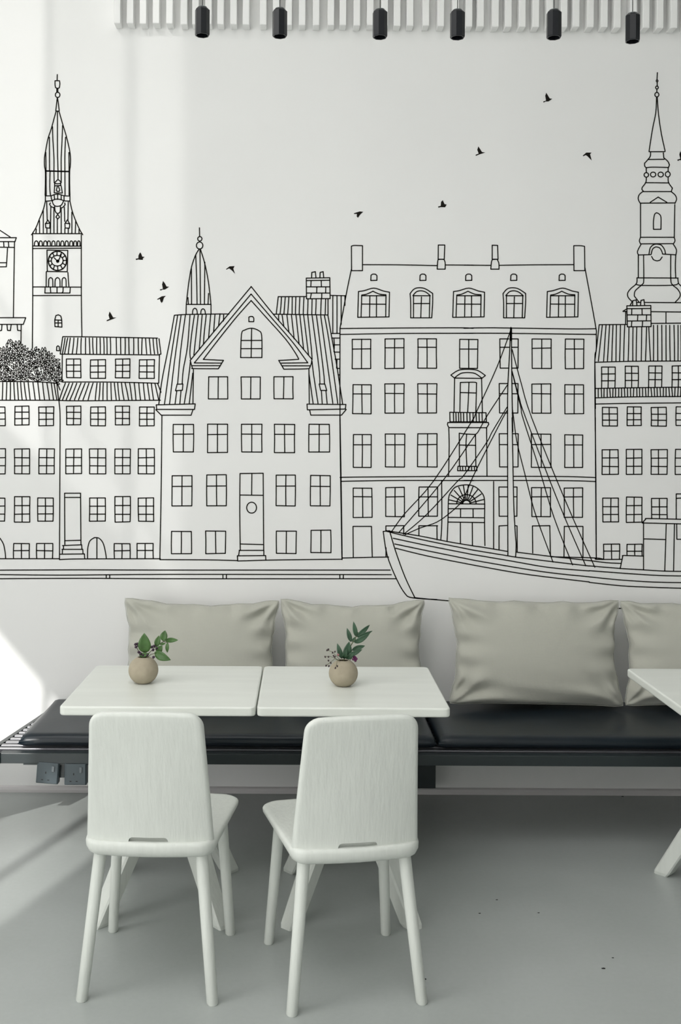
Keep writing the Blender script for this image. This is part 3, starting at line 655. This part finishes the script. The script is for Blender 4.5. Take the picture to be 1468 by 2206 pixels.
# throw pillows
def pillow(pxl, pxr, pytop, label, seed, lean=.20, h=.46, th=.17, y=-.17, sag=.08, roll=0, pe=2.2):
    xl = at(pxl, 1400, y=y).x; xr = at(pxr, 1400, y=y).x; w = xr - xl
    zb = .447; h = (at((pxl + pxr) / 2, pytop, y=y + .05).z - zb) / math.cos(lean)
    rr = random.Random(seed); n = 44; bm = bmesh.new()
    ph = [rr.uniform(0, 6.28) for _ in range(8)]
    def g(i, j, s):
        u = math.sin((i / n - .5) * PI) * .45 + (2 * i / n - 1) * .55; v = math.sin((j / n - .5) * PI) * .45 + (2 * j / n - 1) * .55
        X = w / 2 * u * (1 - .11 * (1 - v * v) * (abs(u) ** 1.2)); Z = h / 2 * v * (1 - (sag if v > 0 else .03) * 1.9 * (1 - abs(u) ** pe) * abs(v) ** 1.2)
        q = max(0, abs(u) + abs(v) - 1.86); X *= 1 - .22 * q; Z *= 1 - .34 * q
        Z += (.0028 * math.sin(u * 12 + ph[4]) + .0018 * math.sin(u * 23 + ph[5])) * max(v, 0) ** 4 * (1 - u ** 4)
        X += (.0030 * math.sin(v * 10 + ph[6]) + .0016 * math.sin(v * 21 + ph[7])) * u ** 4 * (1 - v ** 4)
        f = ((1 - u * u) ** .45) * ((1 - v * v) ** .42)
        T = th / 2 * f * (1.04 - .12 * v)
        # wrinkles: puckers running in from the edges, long dents from the corners
        wr = 0
        for su in (-1, 1):
            e = math.exp(-((1 - su * u) / .30) ** 2); wr += .012 * e * math.sin(v * 15 + ph[0] + su * ph[1] + 1.5 * u)
        wr += .010 * math.exp(-((1 - v) / .30) ** 2) * math.sin(u * 13 + ph[2] + 2 * v) + .006 * math.exp(-((1 - v) / .22) ** 2) * math.sin(u * 27 + ph[5] - 3 * v)
        wr += .005 * math.exp(-((1 + v) / .4) ** 2) * math.sin(v * 17 + 4 * u + ph[6])
        for su in (-1, 1):
            for sv in (-1, 1):
                a = math.atan2((1 - sv * v) * h, (1 - su * u) * w); q = math.hypot(1 - sv * v, 1 - su * u)
                wr += .013 * math.exp(-((q - .35) / .3) ** 2) * math.sin(a * 9 + ph[3] + su * 2 + sv)
        T += wr * min(1, f * 2.5)
        return (X, s * max(T, 0), Z)
    A = [[bm.verts.new(g(i, j, -1)) for j in range(n + 1)] for i in range(n + 1)]
    B = [[A[i][j] if i in (0, n) or j in (0, n) else bm.verts.new(g(i, j, 1)) for j in range(n + 1)] for i in range(n + 1)]
    for i in range(n):
        for j in range(n):
            bm.faces.new((A[i][j], A[i + 1][j], A[i + 1][j + 1], A[i][j + 1])); bm.faces.new((B[i][j], B[i][j + 1], B[i + 1][j + 1], B[i + 1][j]))
    o = link('throw_pillow', bm, 'linen', smooth=True)
    o.rotation_euler = (-lean, roll, 0)
    o.location = ((xl + xr) / 2, y, zb + h / 2 * math.cos(lean))
    s = o.modifiers.new('sub', 'SUBSURF'); s.levels = 1; s.render_levels = 1
    bm = bmesh.new()
    ring = [g(i, 0, 1) for i in range(0, n, 2)] + [g(n, j, 1) for j in range(0, n, 2)] + [g(i, n, 1) for i in range(n, 0, -2)] + [g(0, j, 1) for j in range(n, -1, -2)]
    tube(bm, ring, .0012, 6); link('seam', bm, 'linen', o, smooth=True)
    return tag(o, label, 'pillow', 'oatmeal linen pillows leaning on the wall')
pillow(259, 605, 1286, 'oatmeal linen pillow furthest left, behind the table with the broad-leaved sprig', 1, roll=.012, th=.16)
pillow(599, 921, 1286, 'oatmeal linen pillow behind the vase with long narrow leaves', 2, sag=.09, roll=.0, th=.16)
pillow(963, 1344, 1285, 'large oatmeal linen pillow standing clear of the tables on the right seat pad', 3, roll=.01, sag=.052, pe=5, th=.19, h=.475)
pillow(1337, 1695, 1290, 'oatmeal linen pillow cut by the right edge, behind the corner of the third table', 4, sag=.05, pe=5, th=.17)

# ------------------------------------------------------------------ tables
def table(x0, x1, y0, y1, label, group='white square cafe tables', proto=None, rz=0):
    cx, cy = (x0 + x1) / 2, (y0 + y1) / 2
    t = thing('cafe_table', label, 'table', (cx, cy, 0), rz, group)
    hx, hy = (x1 - x0) / 2, (y1 - y0) / 2; r = .018
    pts = []
    for sx, sy, a0 in ((1, 1, 0), (-1, 1, 90), (-1, -1, 180), (1, -1, 270)):
        for k in range(6):
            a = math.radians(a0 + 18 * k); pts.append((sx * (hx - r) + r * math.cos(a), sy * (hy - r) + r * math.sin(a)))
    bm = bmesh.new(); prism(bm, pts, .710, .740)
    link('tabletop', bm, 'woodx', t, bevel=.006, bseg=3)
    bm = bx(-.055, .055, -.055, .055, .30, .690); box(bm, -.16, .16, -.035, .035, .690, .710); box(bm, -.035, .035, -.16, .16, .690, .7095)
    link('column', bm, 'wood', t, bevel=.006)
    for sx in (-1, 1):
        for sy in (-1, 1):
            foot = Vector((sx * .20, sy * .225, 0)); top = Vector((sx * .012, sy * .02, .47))
            d = (top - foot).normalized(); side = Vector((-sy * .75, sx * .66, 0)).normalized()
            # boards stand on edge: wide across, thinner through
            up = Vector((foot.x, foot.y, 0)).normalized()
            rings = []
            for z, hw, ht in ((0, .022, .026), (.012, .026, .030), (.25, .034, .034), (.47, .036, .036)):
                c = foot + (top - foot) * (z / .47)
                rings.append([c + side * (a * hw) + up * (b * ht) for a, b in ((-.8, -1), (.8, -1), (1, -.8), (1, .8), (.8, 1), (-.8, 1), (-1, .8), (-1, -.8))])
            bm = bmesh.new(); loft(bm, rings); link('leg', bm, 'wood', t)
    return t
table(-.779, -.1505, -1.41, -.787, 'white square table on the left, carrying the vase with broad leaves')
table(-.146, .474, -1.41, -.787, 'white square table in the middle, carrying the vase with long narrow leaves')
table(1.222, 1.85, -1.41, -.795, 'white table cut off by the right edge of the view', rz=.0)

# ------------------------------------------------------------------ chairs
def chair(x, y, rz, label):
    t = thing('dining_chair', label, 'chair', (x, y, 0), rz, 'white wooden chairs facing the tables')
    ZS = .452
    # seat: trapezoid with round corners, rear edge thick and softly rounded underneath
    def outline(ins):
        pts = []
        for sx, sy, hw, yy, r, a0 in ((1, 1, .220, .218, .055, 0), (-1, 1, .220, .218, .055, 90), (-1, -1, .190, -.198, .045, 180), (1, -1, .190, -.198, .045, 270)):
            for k in range(8):
                a = math.radians(a0 + 90 * k / 7); rr = r
                px = sx * (hw - rr) + (rr - ins) * math.cos(a); py = (yy - sy * rr) + (rr - ins) * math.sin(a)
                pts.append((px, py))
        # bow front and rear edges
        out = []
        for i in range(len(pts)):
            a, b = pts[i], pts[(i + 1) % len(pts)]
            seg = 6 if (abs(a[0] - b[0]) > .12 or abs(a[1] - b[1]) > .12) else 1
            for k in range(seg):
                q = (a[0] + (b[0] - a[0]) * k / seg, a[1] + (b[1] - a[1]) * k / seg); out.append(q)
        res = []
        for px, py in out:
            bow = (1 - (px / .2) ** 2); bow = max(bow, 0)
            if py < -.1: py -= .020 * bow * min(1, (-py - .1) / .08)
            if py > .1: py += .012 * bow * min(1, (py - .1) / .1)
            res.append((px, py))
        return res
    bm = bmesh.new(); rings = []
    for ins, dz in ((.05, -.0035), (.02, -.001), (.008, 0), (.002, -.003), (0, -.012), (.001, -.026), (.008, -.039), (.020, -.047), (.035, -.049)):
        ring = []
        for px, py in outline(ins):
            k = 1 if py < 0 else 1
            tf = 1.0 - .45 * max(0, min(1, (py + .2) / .4))
            ring.append((px, py, ZS + dz * (tf if dz < -.004 else 1)))
        rings.append(ring)
    loft(bm, rings); link('seat', bm, 'wood', t, smooth=True)
    # backrest: one curved board leaning back, slot at the bottom
    HB = .832 - ZS + .006; WB, WT, rc, T0 = .184, .160, .040, .026
    xs = [-1.0, -.995, -.98, -.955, -.92, -.86, -.78, -.68, -.58, -.47, -.36, -.318, -.3135, -.311, -.304, -.29, -.27, -.24, -.12, 0]
    xs = xs + [-v for v in xs[-2::-1]]
    ts = [0, .03, .06, .12, .2, .3, .4, .5, .6, .7, .78, .85, .90, .94, .965, .98, .992, 1.0]
    def P(s, tt, side):
        inslot = abs(s) < .3145
        hw_top = WT; x_top = s * WT
        q = max(0, (abs(x_top) - (WT - rc)) / rc); ht = HB + .004 * (1 - s * s) - rc * (1 - math.sqrt(max(0, 1 - q * q)))
        zb = .019 * max(0, 1 - (max(0, abs(s) - .235) / .0795) ** 3) ** .5 if inslot else 0
        z = zb + (ht - zb) * tt
        hw = WB + (WT - WB) * min(1, z / HB); x = s * hw
        dside = hw - abs(x); dtop = ht - z; e = .016
        pf = lambda d_, e_: math.sqrt(max(0, 1 - (1 - min(d_ / e_, 1)) ** 2))
        th = T0 / 2 * pf(dside, .012) * pf(dtop, e)
        yc = -.172 - .026 * (1 - (x / .184) ** 2) * (1 - .75 * z / HB) - .010 * z / HB + .004 - .072 * (z / HB) ** 1.15
        return (x, yc + side * th, ZS - .006 + z)
    bm = bmesh.new(); nx, nt = len(xs), len(ts)
    Fv = [[bm.verts.new(P(s, tt, 1)) for tt in ts] for s in xs]; Bv = [[bm.verts.new(P(s, tt, -1)) for tt in ts] for s in xs]
    for i in range(nx - 1):
        for j in range(nt - 1):
            bm.faces.new((Fv[i][j], Fv[i][j + 1], Fv[i + 1][j + 1], Fv[i + 1][j])); bm.faces.new((Bv[i][j], Bv[i + 1][j], Bv[i + 1][j + 1], Bv[i][j + 1]))
        bm.faces.new((Fv[i][0], Fv[i + 1][0], Bv[i + 1][0], Bv[i][0]))
    bmesh.ops.remove_doubles(bm, verts=bm.verts, dist=1e-5)
    o = link('backrest', bm, 'wood', t, smooth=True)
    o.data.set_sharp_from_angle(angle=math.radians(50))
    for sx in (-1, 1):
        link('leg', legmesh((sx * .187, -.212, 0), (sx * .146, -.160, ZS - .036), .0165, .0185), 'wood', t, smooth=True)
        link('leg', legmesh((sx * .191, .215, 0), (sx * .163, .165, ZS - .018), .0160, .0180), 'wood', t, smooth=True)
    for o in t.children:
        if o.name.startswith('leg'): o.data.set_sharp_from_angle(angle=math.radians(50))
    return t
def fit(feet):
    P = [at(px, py, z=0) for px, py in feet]; return P
fl = fit([(172, 2158), (456, 2163), (245, 2006), (500, 2012)]); c = sum(fl, Vector()) / 4
chair(c.x, c.y, math.radians(-2.3), 'white wooden chair at the left table, back turned, seat angled slightly right')
fr = fit([(625, 2188), (903, 2161), (583, 2033), (838, 2012)]); c = sum(fr, Vector()) / 4
chair(c.x, c.y, math.radians(10.0), 'white wooden chair at the middle table, back turned, seat twisted to the left')

# ------------------------------------------------------------------ vases and sprigs
def vase(px, pyb, r, label):
    p = at(px, pyb, z=.74); n = 40; bm = bmesh.new(); prof = []
    for k in range(0, 25):
        a = math.radians(-64 + (64 + 66) * k / 24); prof.append((r * math.cos(a), r * .955 * (math.sin(a) + math.sin(math.radians(64)))))
    top = prof[-1]; prof += [(top[0] - .002, top[1] + .001), (top[0] - .004, top[1] - .002)] + [(.9 * q[0], q[1] + .001) for q in prof[22:10:-1]]
    prof = [(r * .3, 0.0)] + prof
    loft(bm, [[(q * math.cos(2 * PI * i / n), q * math.sin(2 * PI * i / n), z) for i in range(n)] for q, z in prof])
    o = link('round_vase', bm, 'vase', smooth=True); o.location = (p.x, p.y, .7402)
    tag(o, label, 'vase', 'round stoneware vases on the tables'); return o, p
def leaf(name, parent, b, tp, w, m, toward=-.01, curl=.15, y0=0, base=None):
    """flat-ish blade from pixel b to pixel tp (local to parent at y plane y0)"""
    o0 = parent.location; A = at(*b, y=o0.y + y0) - o0; Bp = at(*tp, y=o0.y + y0 + toward) - o0
    d = Bp - A; L = d.length; side = d.cross(Vector((0, 1, 0))).normalized(); nrm = d.cross(side).normalized()
    wm = w / (F / (D + o0.y)) / 2; bm = bmesh.new(); rows = []
    for k in range(9):
        t = k / 8; ww = wm * (math.sin(PI * min(t ** .8, 1)) ** .8 if 0 < t < 1 else 0.03)
        c = A + d * t + nrm * (curl * L * math.sin(PI * t) * .5)
        rows.append([c + side * (a * ww) + nrm * (abs(a) * ww * .25) for a in (-1, -.5, 0, .5, 1)])
    V = [[bm.verts.new(q) for q in r_] for r_ in rows]
    for r0, r1 in zip(V, V[1:]):
        for i in range(4): bm.faces.new((r0[i], r0[i + 1], r1[i + 1], r1[i]))
    o = link(name, bm, m, parent, smooth=True)
    s = o.modifiers.new('thick', 'SOLIDIFY'); s.thickness = .0006
    return o
def balls(name, parent, pts, r, m, sq=1.0):
    for px, py, dy in pts:
        q = at(px, py, y=parent.location.y + dy) - parent.location
        bm = bmesh.new(); bmesh.ops.create_icosphere(bm, subdivisions=2, radius=r)
        for v in bm.verts: v.co = Vector((v.co.x, v.co.y, v.co.z * sq)) * (1 + .15 * math.sin(v.co.x * 900 + px) * math.sin(v.co.z * 700)) + q
        link(name, bm, m, parent, smooth=True)
def stems(parent, lines, r=.0012, m='stem'):
    for ln in lines:
        bm = bmesh.new(); tube(bm, [at(px, py, y=parent.location.y + dy) - parent.location for px, py, dy in ln], r, 7)
        link('stem', bm, m, parent, smooth=True)

v1, p1 = vase(309, 1471, .0520, 'beige round vase on the left table, holding a sprig with broad leaves')
s1 = thing('leafy_sprig', 'short sprig of broad green leaves and dark berries in the left vase', 'plant', (p1.x, p1.y, .80))
stems(s1, [[(310, 1425, 0), (318, 1410, 0), (335, 1393, 0), (352, 1382, 0), (358, 1379, 0)], [(308, 1425, 0), (303, 1410, 0), (297, 1400, 0), (294, 1392, 0)],
           [(312, 1425, 0), (314, 1410, -.005), (313, 1404, -.008)], [(310, 1424, 0), (325, 1410, 0), (336, 1407, -.01)], [(352, 1382, 0), (360, 1384, 0), (363, 1387, 0)]])
for b, tp, w, tw, cu in (((313, 1407), (311, 1364), 28, -.012, .1), ((333, 1405), (368, 1422), 19, -.02, .2), ((351, 1381), (356, 1358), 16, .005, .1), ((355, 1380), (384, 1379), 11, 0, -.3),
                     ((337, 1393), (343, 1369), 13, 0, .1), ((338, 1404), (350, 1391), 16, -.01, .1), ((361, 1384), (361, 1406), 8, 0, .5), ((344, 1388), (357, 1386), 6, 0, .1), ((300, 1412), (322, 1408), 10, -.01, .2)):
    leaf('leaf', s1, b, tp, w, 'leaf', tw, cu, y0=-.004)
balls('berry', s1, [(292, 1388, -.004), (296, 1387, 0), (293, 1394, -.006), (298, 1391, -.008), (327, 1394, -.01), (332, 1392, -.012), (330, 1400, -.014), (338, 1396, -.01), (341, 1399, -.004),
                    (299, 1405, -.01), (303, 1408, -.012), (309, 1411, -.01), (318, 1411, -.012), (331, 1416, -.022)], .0052, 'berry')

v2, p2 = vase(740, 1477, .0508, 'beige round vase on the middle table, holding long narrow leaves and dried buds')
s2 = thing('leafy_branch', 'upright branch with long narrow dark green leaves in the middle vase', 'plant', (p2.x, p2.y, .80))
stems(s2, [[(738, 1430, 0), (745, 1412, 0), (755, 1393, 0), (764, 1378, 0), (769, 1369, 0), (772, 1362, 0)]], .0016)
for b, tp, w, tw, cu in (((737, 1419), (727, 1386), 11, 0, .2), ((744, 1419), (753, 1382), 17, -.01, .1), ((757, 1383), (748, 1353), 10, 0, .15), ((768, 1372), (762, 1339), 10, 0, .15),
                     ((768, 1372), (797, 1346), 10, .01, .25), ((770, 1373), (803, 1359), 8, -.005, .2), ((764, 1385), (797, 1365), 12, -.015, .2), ((758, 1401), (787, 1391), 11, -.01, -.3),
                     ((752, 1411), (781, 1399), 10, -.02, .25), ((745, 1417), (756, 1390), 15, .01, .2), ((741, 1419), (747, 1398), 12, -.02, .2), ((746, 1419), (765, 1404), 12, -.015, .2), ((760, 1384), (766, 1372), 8, 0, .1)):
    leaf('leaf', s2, b, tp, w, 'leaf_dark', tw, cu)
s3 = thing('dried_bud_stem', 'drooping dried stem of small brown buds over the rim of the middle vase', 'plant', (p2.x, p2.y - .02, .80))
stems(s3, [[(735, 1424, .01), (725, 1413, 0), (716, 1404, 0), (706, 1401, 0)], [(733, 1424, .01), (722, 1418, 0), (712, 1414, 0), (702, 1414, 0)], [(732, 1424, .01), (722, 1419, -.01), (712, 1427, -.02), (704, 1433, -.02)],
           [(733, 1424, .01), (727, 1421, -.02), (726, 1430, -.036), (724, 1437, -.036)]], .0008)
balls('bud', s3, [(705, 1401, 0), (708, 1399, 0), (717, 1406, 0), (701, 1415, 0), (708, 1415, 0), (719, 1413, 0), (722, 1415, -.01), (722, 1404, 0), (703, 1434, -.02), (709, 1435, -.02), (713, 1428, -.02), (708, 1423, -.01), (723, 1439, -.036), (727, 1435, -.036)], .0030, 'bud', 1.25)
balls('pink_bud', s3, [(729, 1411, 0)], .0048, 'pink')
s4 = thing('purple_bloom', 'small dark magenta flower head at the right rim of the middle vase', 'flower', (p2.x + .04, p2.y, .80))
balls('petal_cluster', s4, [(765, 1416, -.004), (762, 1420, -.008), (768, 1419, -.004), (766, 1423, -.006), (762, 1414, 0)], .0050, 'flower')
stems(s4, [[(750, 1428, 0), (757, 1419, 0), (763, 1417, 0)]], .0010)

# ------------------------------------------------------------------ grit on the floor
for (px, py, r), lab in (((1301, 2087, .0042), 'small black bit of grit on the open floor, the largest one right of the chairs'), ((916, 2110, .0036), 'small black bit of grit beside the rear leg of the twisted chair'),
                         ((1342, 1716, .004), 'small black bit of grit by the skirting under the bench'), ((1071, 1939, .0028), 'tiny dark fleck on the floor in front of the bench'),
                         ((1034, 1968, .0028), 'tiny dark fleck on the floor left of centre between chair and bench'), ((1161, 1967, .0026), 'tiny round dark fleck on the floor below the big pillow'),
                         ((1321, 2064, .0026), 'tiny dark fleck just above the largest bit of grit')):
    p = at(px, py, z=0); bm = bmesh.new(); bmesh.ops.create_icosphere(bm, subdivisions=2, radius=r)
    for v in bm.verts: v.co = Vector((v.co.x * 1.5, v.co.y * .8, v.co.z * .35 + r * .35)) * (1 + .12 * math.sin(v.co.x * 1500))
    o = link('floor_grit', bm, 'grit', smooth=True); o.location = (p.x, min(p.y, -.03), 0); tag(o, lab, 'grit', 'black bits of grit on the floor')

# ------------------------------------------------------------------ light
sun = bpy.data.lights.new('sun', 'SUN'); so = bpy.data.objects.new('sun', sun); C.objects.link(so)
sun.energy = 3.1; sun.angle = math.radians(.5); sun.color = (1, .985, .95)
so.rotation_euler = Vector((SX, 1, -SZ)).to_track_quat('-Z', 'Y').to_euler(); so.location = (-3, -8, 5)
w = bpy.data.worlds.new('sky'); bpy.context.scene.world = w; w.use_nodes = True
bg = w.node_tree.nodes['Background']; bg.inputs['Color'].default_value = (1, .995, .975, 1); bg.inputs['Strength'].default_value = 3.05
sc = bpy.context.scene
sc.view_settings.view_transform = 'Standard'; sc.view_settings.look = 'None'; sc.view_settings.gamma = 1; sc.view_settings.use_curve_mapping = False
sc.view_settings.exposure = 0.09
